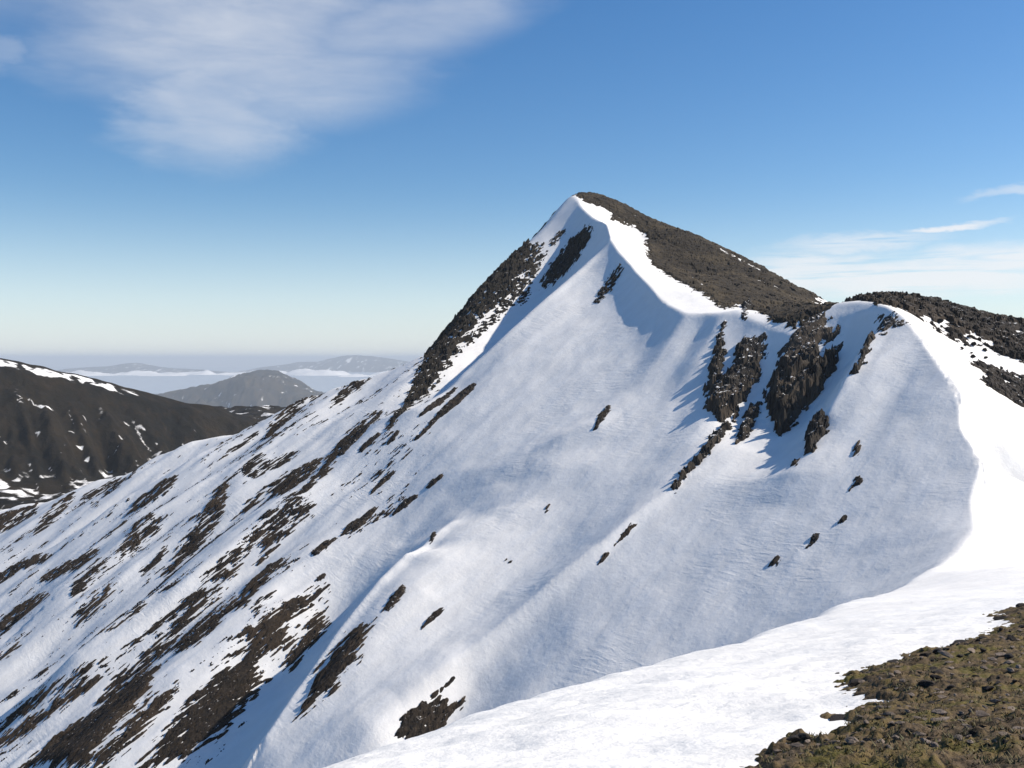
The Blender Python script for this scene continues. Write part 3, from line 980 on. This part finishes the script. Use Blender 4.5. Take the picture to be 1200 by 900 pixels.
# crags
for lab, p, kw in [
    ('left crag of columnar dark rock below the saddle', [(829, 484), (828, 462), (830, 436), (838, 412), (844, 392), (849, 400), (847, 425), (848, 446), (858, 428), (862, 410), (872, 395), (884, 399), (890, 392), (898, 394),
                                                          (898, 414), (890, 436), (886, 452), (872, 470), (858, 484), (846, 496)], dict(H=2.2, soft=1.8, rag=0.8, block=1.5)),
    ('tall main crag of dark jointed rock falling from the knoll', [(897, 468), (903, 446), (911, 428), (917, 408), (926, 394), (938, 382), (952, 370), (966, 362), (972, 372), (970, 384), (984, 384), (986, 392), (972, 398), (964, 408),
                                                                  (962, 422), (976, 421), (976, 434), (966, 450), (952, 468), (938, 486), (930, 500), (914, 510), (908, 494)], dict(H=3.8, soft=2.4, rag=0.75, block=2.4)),
    ('narrow rock foot trailing down left from the left crag', [(788, 576), (796, 558), (816, 536), (838, 510), (856, 490), (864, 486), (856, 504), (838, 524), (816, 548), (800, 566)], dict(H=1.6, soft=1.3, rag=1.0, block=0.6)),
    ('rock step between the left crag and the main crag', [(864, 519), (868, 498), (876, 482), (890, 470), (894, 478), (886, 494), (876, 510)], dict(H=1.8, soft=1.3, rag=0.9, block=0.7)),
    ('small brown crag standing alone below the main crag', [(941, 534), (946, 510), (954, 496), (966, 487), (972, 494), (968, 508), (958, 520), (952, 530)], dict(H=2.6, soft=1.5, rag=0.7, block=1.2)),
    ('dark rocks along the snow rib right of the shaded gully', [(1000, 438), (1006, 424), (1012, 408), (1018, 396), (1024, 394), (1022, 406), (1014, 422), (1006, 436)], dict(H=1.5, soft=1.1, rag=1.0, block=0.5)),
    ('rock patch just under the knoll crest', [(1032, 368), (1044, 367), (1058, 374), (1062, 380), (1052, 384), (1042, 386), (1034, 392), (1030, 380)], dict(H=1.3, soft=1.4, rag=1.1, block=0.5)),
    ('dark rock block standing on the crest at the end of the stony slope', [(869, 372), (871, 358), (880, 354), (884, 360), (876, 368), (874, 378)], dict(H=2.0, soft=1.2, rag=0.7, block=0.8)),
    ('ledges of rock on the left wall of the shaded gully', [(974, 410), (984, 402), (990, 402), (988, 410), (980, 416), (974, 420)], dict(H=1.0, soft=1.0, rag=1.0, block=0.4)),
    ('thin rock rib between the left crag and the saddle crest', S([(850, 376, 2), (846, 386, 3), (842, 400, 3)]), dict(H=1.2, soft=1.1, rag=1.0, block=0.4)),
]:
    outcrop('crag', lab, p, cat='crag', group=G_CRAG, mat=ROCK_CRAG, long=2.6, cross=1.6, near=120, top_fade=14.0, core=1.3, **kw)

# stony ground on top of the ridge
outcrop('stony_slope', 'brown stony slope of the summit plateau',
        [(672, 226), (676, 223), (700, 224), (735, 238), (795, 266), (850, 290), (905, 316), (960, 342), (982, 352), (975, 362), (945, 377), (934, 386), (904, 378), (892, 366), (868, 357), (848, 363), (836, 354), (820, 344), (796, 330), (778, 320), (763, 308), (757, 288), (757, 276),
         (742, 265), (715, 257), (718, 251), (697, 240), (684, 236)], kind='structure', H=0.6, soft=2.2, rag=1.0, long=2.6, cross=2.0, block=0.5, core=1.6, mat=HEATH, cell=0.45, near=250,
        holes=[S([(842, 291, 1.5), (866, 304, 2), (894, 318, 1.5)]), S([(876, 325, 1), (895, 331, 1.5), (915, 339, 1)]), S([(950, 353, 1), (955, 356, 1.5), (960, 358, 1)]), S([(770, 278, 0.8), (786, 286, 1.2), (800, 292, 0.8)]), S([(918, 343, 0.8), (928, 347, 1.2), (936, 350, 0.8)]), S([(806, 322, 1), (815, 327, 1.4), (824, 334, 1)])])
outcrop('boulder_field', 'dark boulder field along the right skyline of the ridge',
        [(990, 352), (1012, 342), (1039, 339), (1070, 344), (1100, 350), (1150, 363), (1210, 380), (1290, 400), (1290, 440), (1215, 428), (1180, 418), (1150, 406), (1125, 401), (1108, 394), (1092, 382), (1076, 371), (1060, 364), (1035, 357)],
        kind='stuff', H=0.7, soft=1.6, rag=1.5, long=2.4, cross=2.4, block=0.9, core=1.2, mat=ROCK, cell=0.3, near=150,
        holes=[S([(1080, 370, 2), (1095, 378, 3), (1108, 384, 4)]), S([(1132, 395, 3), (1145, 398, 5), (1160, 404, 4)])])
outcrop('boulder_field', 'lower strip of dark boulders on the snow at the right edge',
        [(1138, 420), (1150, 424), (1172, 432), (1215, 444), (1290, 470), (1290, 520), (1215, 484), (1190, 472), (1166, 458), (1150, 447), (1158, 440), (1140, 428)],
        kind='stuff', H=0.6, soft=1.3, rag=1.2, long=2.2, cross=2.2, block=0.6, core=1.1, mat=ROCK, cell=0.25, near=150)
print('rocks', N_TRI[0], time.time() - T_START)


# ------------------------------------------------------------------ many tiny rocks on the left slope (nobody could count them)
def build_scree():
    out = np.array(hits([(0, 640), (90, 590), (200, 545), (330, 490), (430, 448), (500, 425), (560, 440), (500, 540), (430, 620), (390, 690), (330, 790), (240, 890), (100, 915), (-10, 915)], 120))
    cell = 0.27
    x0, y0 = out.min(0)
    x1, y1 = out.max(0)
    b_, a_ = np.arange(x0, x1, cell), np.arange(y0, y1, cell * 1.3)
    X, Y = np.meshgrid(b_, a_)
    x, y = X.ravel(), Y.ravel()
    sd = inside_dist(x, y, [tuple(q) for q in out])
    a = x * FALL[0] + y * FALL[1]
    b = -x * FALL[1] + y * FALL[0]
    n = fbm(b / 0.8, a / 4.5, 4, 901, 0.62)
    grp = fbm(b / 7, a / 30, 3, 905)
    lone = fbm(b / 1.1, a / 1.8, 2, 907)
    m = 0.75 * n + 0.95 * grp + 0.25 * lone - 0.76 + np.clip(sd / 25, -1, 0.08)
    m = m - 0.35 * sstep(20, 60, x + 60 - 0.0 * y) 
    h = np.clip(m * 1.3, -1, 0.45) + 0.06 * fbm(x / 0.6, y / 0.6, 2, 909)
    f = grid_faces(len(a_), len(b_))
    f = f[(h[f] > 0.0).any(1)]
    used = np.unique(f)
    re = np.full(len(x), -1)
    re[used] = np.arange(len(used))
    xu, yu = x[used], y[used]
    me = mesh_from('scree', np.stack([xu, yu, height(xu, yu) + h[used]], 1), re[f], ROCK, False)
    N_TRI[0] += 2 * len(f)
    tag(link('scree', me), 'tiny dark stones and grass stems showing through the snow of the left slope', kind='stuff')


build_scree()


# ------------------------------------------------------------------ foreground turf and stones
def turf_material():
    m, t, b, co = new_mat('turf')
    n1 = t.noise(co, 0.9, 6, 0.7)
    n2 = t.noise(co, 6.0, 5, 0.7)
    n3 = t.noise(co, 34.0, 4, 0.7)
    col = t.ramp(n1, [(0.32, (0.04, 0.034, 0.022)), (0.44, (0.11, 0.08, 0.05)), (0.52, (0.15, 0.11, 0.05)), (0.58, (0.095, 0.085, 0.026)), (0.68, (0.15, 0.12, 0.036)), (0.78, (0.14, 0.108, 0.082))])
    col = t.mix(t.smooth(n2, 0.5, 0.72), col, (0.15, 0.112, 0.075))
    col = t.mix(t.m('MULTIPLY', t.smooth(n2, 0.5, 0.34), 0.9), col, (0.012, 0.011, 0.008))
    col = t.mix(t.m('MULTIPLY', t.smooth(n3, 0.56, 0.75), 0.55), col, (0.24, 0.19, 0.14))
    t.link(col, b.inputs['Base Color'])
    b.inputs['Roughness'].default_value = 0.95
    b.inputs['Specular IOR Level'].default_value = 0.1
    bump(t, b, t.m('ADD', n2, t.m('MULTIPLY', n3, 0.4)), 0.8, 0.06)
    return m


def stone_material(name, c1, c2):
    m, t, b, co = new_mat(name)
    oi = t.n('ShaderNodeObjectInfo')
    n1 = t.noise(co, 2.5, 5, 0.7)
    n2 = t.noise(co, 11.0, 4, 0.7)
    col = t.mix(t.smooth(n1, 0.3, 0.7), c1, c2)
    col = t.mix(t.m('MULTIPLY', oi.outputs['Random'], 0.6), col, (c1[0] * 0.5, c1[1] * 0.5, c1[2] * 0.5))
    col = t.mix(t.m('MULTIPLY', t.smooth(n2, 0.58, 0.72), 0.6), col, (c2[0] * 1.6, c2[1] * 1.6, c2[2] * 1.3))
    t.link(col, b.inputs['Base Color'])
    b.inputs['Roughness'].default_value = 0.9
    b.inputs['Specular IOR Level'].default_value = 0.2
    bump(t, b, n2, 0.6, 0.05)
    return m


TURF = turf_material()
STONE_PALE = stone_material('stone_pale', (0.17, 0.135, 0.11), (0.32, 0.26, 0.215))
STONE_DARK = stone_material('stone_dark', (0.022, 0.019, 0.018), (0.06, 0.05, 0.045))
BOULDER = stone_material('boulder_rock', (0.012, 0.011, 0.010), (0.035, 0.029, 0.023))

turf_px = [(884, 900), (898, 886), (914, 877), (926, 868), (940, 862), (962, 871), (972, 860), (988, 857), (1000, 846), (978, 842), (978, 838), (1008, 831), (1028, 824),
           (1022, 814), (1002, 809), (988, 799), (1004, 786), (1028, 782), (1064, 775), (1082, 762), (1100, 763), (1134, 752), (1158, 742), (1176, 736),
           (1182, 728), (1168, 722), (1178, 714), (1200, 712), (1260, 690), (1400, 690), (1560, 760), (1560, 1250), (1000, 1250), (860, 1000)]
TURF_W = hits(turf_px, 3.0, 60.0)


def turf_height(x, y):
    d = np.hypot(x, y)
    sd = inside_dist(x, y, [tuple(q) for q in TURF_W])
    soft = 0.022 * d + 0.05
    hum = fbm(x / 0.55, y / 0.55, 3, 501)
    m = sd / soft + 0.75 * fbm(x / 0.5, y / 0.35, 4, 505, 0.6)
    c1, v1 = cells(x / 0.16, y / 0.16, 507)
    c2, v2 = cells(x / 0.42, y / 0.42, 509)
    h = 0.14 * np.clip(m * 0.8, -1.2, 1) + (0.05 * hum + 0.045 * sstep(0.5, 0.2, c1) * (v1 - 0.2)
                                       + 0.06 * sstep(0.55, 0.25, c2) * np.maximum(v2 - 0.35, 0) + 0.022 * fbm(x / 0.09, y / 0.09, 2, 511)) * np.clip(m + 0.3, 0, 1)
    return h


def build_turf():
    ang = np.radians(np.arange(9.0, 43.0, 0.065))
    R = np.geomspace(2.2, 46.0, 560)
    A, RR = np.meshgrid(ang, R)
    x, y = (RR * np.sin(A)).ravel(), (RR * np.cos(A)).ravel()
    h = turf_height(x, y)
    f = grid_faces(len(R), len(ang))
    f = f[(h[f] > -0.05).any(1)]
    used = np.unique(f)
    re = np.full(len(x), -1)
    re[used] = np.arange(len(used))
    xu, yu = x[used], y[used]
    me = mesh_from('turf', np.stack([xu, yu, height(xu, yu) + h[used]], 1), re[f], TURF, True)
    N_TRI[0] += 2 * len(f)
    tag(link('turf', me), 'brown and olive mossy turf bared of snow at the lower right', kind='structure')


build_turf()


def stone_mesh(name, seed, mat, flat=0.6, sub=2):
    import bmesh
    bm = bmesh.new()
    bmesh.ops.create_icosphere(bm, subdivisions=sub, radius=1.0)
    co = np.array([v.co[:] for v in bm.verts])
    rng = np.random.default_rng(seed)
    # chop with a few planes for an angular stone
    for _ in range(9):
        nv = rng.normal(size=3)
        nv /= np.linalg.norm(nv)
        lim = rng.uniform(0.38, 0.75)
        dd = co @ nv
        co = co - np.outer(np.maximum(dd - lim, 0), nv)
    co *= np.array([1.0, rng.uniform(0.6, 0.95), flat * rng.uniform(0.8, 1.15)])
    co += 0.07 * np.stack([fbm(co[:, 0] * 2 + k, co[:, 1] * 2 + co[:, 2] * 1.7, 3, seed + k) for k in range(3)], 1)
    for v, c in zip(bm.verts, co):
        v.co = c
    me = bpy.data.meshes.new(name)
    bm.to_mesh(me)
    bm.free()
    me.materials.append(mat)
    return me


rng = np.random.default_rng(11)
PALE = [stone_mesh('stone', 20 + k, STONE_PALE, 0.5, 2) for k in range(5)]
DARK = [stone_mesh('stone', 40 + k, STONE_DARK, 0.55, 3) for k in range(6)]
BOUL = [stone_mesh('boulder', 60 + k, BOULDER, 0.75, 2) for k in range(6)]


def put(name, me, x, y, z, sx, sy, sz, rot, label, cat, group=None, tilt=0.0):
    o = link(name, me)
    o.location = (x, y, z)
    o.scale = (sx, sy, sz)
    o.rotation_euler = (tilt, tilt * 0.6, rot)
    return tag(o, label, cat, group)


edge_stones = [
    (945, 866, 24, 9, 'dark flat rock on the snow edge nearest the bottom of the picture'),
    (984, 839, 20, 6, 'low dark slab jutting left onto the snow above the bottom edge rock'),
    (1016, 831, 11, 5, 'small dark rock behind the jutting slab at the snow edge'),
    (1004, 797, 19, 11, 'largest dark rock on the leftmost tongue of turf'),
    (1047, 776, 16, 7, 'rounded dark rock at the snow edge right of the turf tongue'),
    (1085, 765, 9, 10, 'upright pointed dark rock on the snow edge above the turf'),
    (1104, 765, 12, 7, 'dark rock touching the pointed rock on its right'),
    (1126, 755, 14, 6, 'flat dark rock on the upper snow edge between pointed rock and corner'),
    (1176, 721, 12, 7, 'dark lone rock on the snow just off the upper turf edge'),
    (1198, 708, 16, 10, 'dark rock cut by the right picture edge above the lone rock'),
    (981, 788, 5, 2.2, 'tiny stone alone on the snow left of the turf tongue'),
    (1017, 781, 3.5, 1.5, 'tiniest stone on the snow above the turf tongue'),
    (985, 853, 5, 3, 'little dark stone in the snow bay beside the jutting slab'),
    (977, 862, 9, 5, 'grey stone at the snow bay near the bottom edge rock'),
    (1096, 815, 14, 7, 'dark hummock of rock in the middle of the turf'),
    (1092, 884, 14, 6, 'dark rock in the turf near the bottom edge of the picture'),
    (1098, 849, 10, 6, 'dark angular rock in the turf below the middle hummock'),
]
tw = hits([(u, v + h * 0.7) for u, v, w, h, l in edge_stones], 3.0, 60.0)
for k, ((u, v, w, h, lab), (x, y)) in enumerate(zip(edge_stones, tw)):
    r = w * y / F_PX
    hz = max(0.0, float(turf_height(np.array([x]), np.array([y]))[0]))
    z = float(height(x, y)) + hz * 0.6
    zr = h * y / F_PX
    put('stone', DARK[k % 6], x, y, z + zr * 0.15, r, r * 0.75, zr * 1.15, 0.25 * math.sin(k * 2.3), lab, 'stone')

# the many small stones in the turf: image positions only pick where, each is set on the ground
cand = rng.uniform((900, 720), (1215, 900), (1500, 2))
cw = hits(cand, 3.0, 60.0)
csd = inside_dist(cw[:, 0], cw[:, 1], [tuple(q) for q in TURF_W])
chosen = []
for (u, v), (x, y), s in zip(cand, cw, csd):
    if s < 0.03 * y ** 0.5:
        continue
    if all((u - a[0]) ** 2 + ((v - a[1]) * 1.6) ** 2 > 75 for a in chosen):
        chosen.append((u, v, x, y))
    if len(chosen) >= 270:
        break
cx = np.array([c[2] for c in chosen])
cy = np.array([c[3] for c in chosen])
cz = height(cx, cy) + turf_height(cx, cy)
for k, (u, v, x, y) in enumerate(chosen):
    dark = rng.random() < 0.4
    r = (rng.uniform(3, 7) if rng.random() < 0.75 else rng.uniform(7, 12)) * y / F_PX
    me = DARK[rng.integers(6)] if dark else PALE[rng.integers(5)]
    put('stone', me, x, y, cz[k] + r * (0.0 if dark else 0.28), r, r * rng.uniform(0.6, 1), r * rng.uniform(0.7, 1.1), rng.uniform(0, 6.28),
        'small blackish stone bedded among others in the brown turf' if dark else 'small pale grey stone bedded among others in the brown turf', 'stone',
        'blackish stones in the turf' if dark else 'pale stones in the turf', rng.uniform(-0.25, 0.25))


def build_grass():
    n = 2200
    px = rng.uniform((885, 715), (1230, 915), (n, 2))
    # spread over the ground: blades are set on the turf wherever it is above the snow
    w = hits(px[::6], 3.0, 60.0)
    x = np.repeat(w[:, 0], 6) + rng.normal(0, 0.12, len(w) * 6)
    y = np.repeat(w[:, 1], 6) + rng.normal(0, 0.16, len(w) * 6)
    h = turf_height(x, y)
    ok = h > 0.05
    x, y, h = x[ok], y[ok], h[ok]
    z = height(x, y) + h - 0.01
    V, Fc = [], []
    for k in range(len(x)):
        for j in range(4):
            a, l = rng.uniform(0, 6.28), rng.uniform(0.02, 0.055)
            t = a + 1.57
            wd = 0.006 + 0.0004 * y[k]
            lean = rng.uniform(0.3, 1.3)
            ox, oy = rng.normal(0, 0.03, 2)
            i = len(V)
            V += [(x[k] + ox + wd * math.cos(t), y[k] + oy + wd * math.sin(t), z[k]), (x[k] + ox - wd * math.cos(t), y[k] + oy - wd * math.sin(t), z[k]),
                  (x[k] + ox + l * lean * math.cos(a), y[k] + oy + l * lean * math.sin(a), z[k] + l)]
            Fc.append((i, i + 1, i + 2))
    m, t, b, co = new_mat('dry_grass')
    n1 = t.noise(co, 3.0, 3, 0.6)
    t.link(t.ramp(n1, [(0.35, (0.05, 0.055, 0.016)), (0.5, (0.11, 0.085, 0.03)), (0.65, (0.10, 0.10, 0.025))]), b.inputs['Base Color'])
    b.inputs['Roughness'].default_value = 0.8
    me = mesh_from('grass', np.array(V), np.array(Fc), m, False)
    N_TRI[0] += len(Fc)
    tag(link('grass', me), 'short dry olive grass growing between the stones', 'grass', kind='stuff')


build_grass()

# boulders standing on the right skyline
bp = rng.uniform((1000, 340), (1230, 480), (900, 2))
f1 = hits([(1000, 350), (1040, 344), (1100, 353), (1150, 366), (1230, 388), (1230, 430), (1180, 418), (1125, 401), (1076, 371), (1040, 357)], 150)
f2 = hits([(1140, 422), (1172, 432), (1230, 450), (1230, 488), (1190, 470), (1155, 449)], 150)
f3 = hits([(1088, 366), (1180, 400), (1165, 442), (1120, 408)], 150)
bw = hits(bp, 150)
ok = [(inside_dist(bw[:, 0], bw[:, 1], [tuple(q) for q in f]) > 0) for f in (f1, f2, f3)]
boul = []
for k, (u, v) in enumerate(bp):
    if not (ok[0][k] or ok[1][k] or (ok[2][k] and rng.random() < 0.25)):
        continue
    if all((u - c[0]) ** 2 + ((v - c[1]) * 1.5) ** 2 > 50 for c in boul):
        boul.append((u, v, *bw[k]))
    if len(boul) >= 120:
        break
for u, v, x, y in boul:
    r = (rng.uniform(1.6, 3.6) if rng.random() < 0.8 else rng.uniform(3.6, 5.5)) * y / F_PX
    put('boulder', BOUL[rng.integers(6)], x, y, float(height(x, y)) + r * 0.3 + 0.25, r, r * rng.uniform(0.7, 1), r * rng.uniform(0.7, 1.1), rng.uniform(0, 6.28),
        'dark angular boulder among many on the right hand end of the ridge', 'boulder', 'boulders along the right skyline', rng.uniform(-0.3, 0.3))
print('all', N_TRI[0], len(chosen), len(boul), time.time() - T_START)
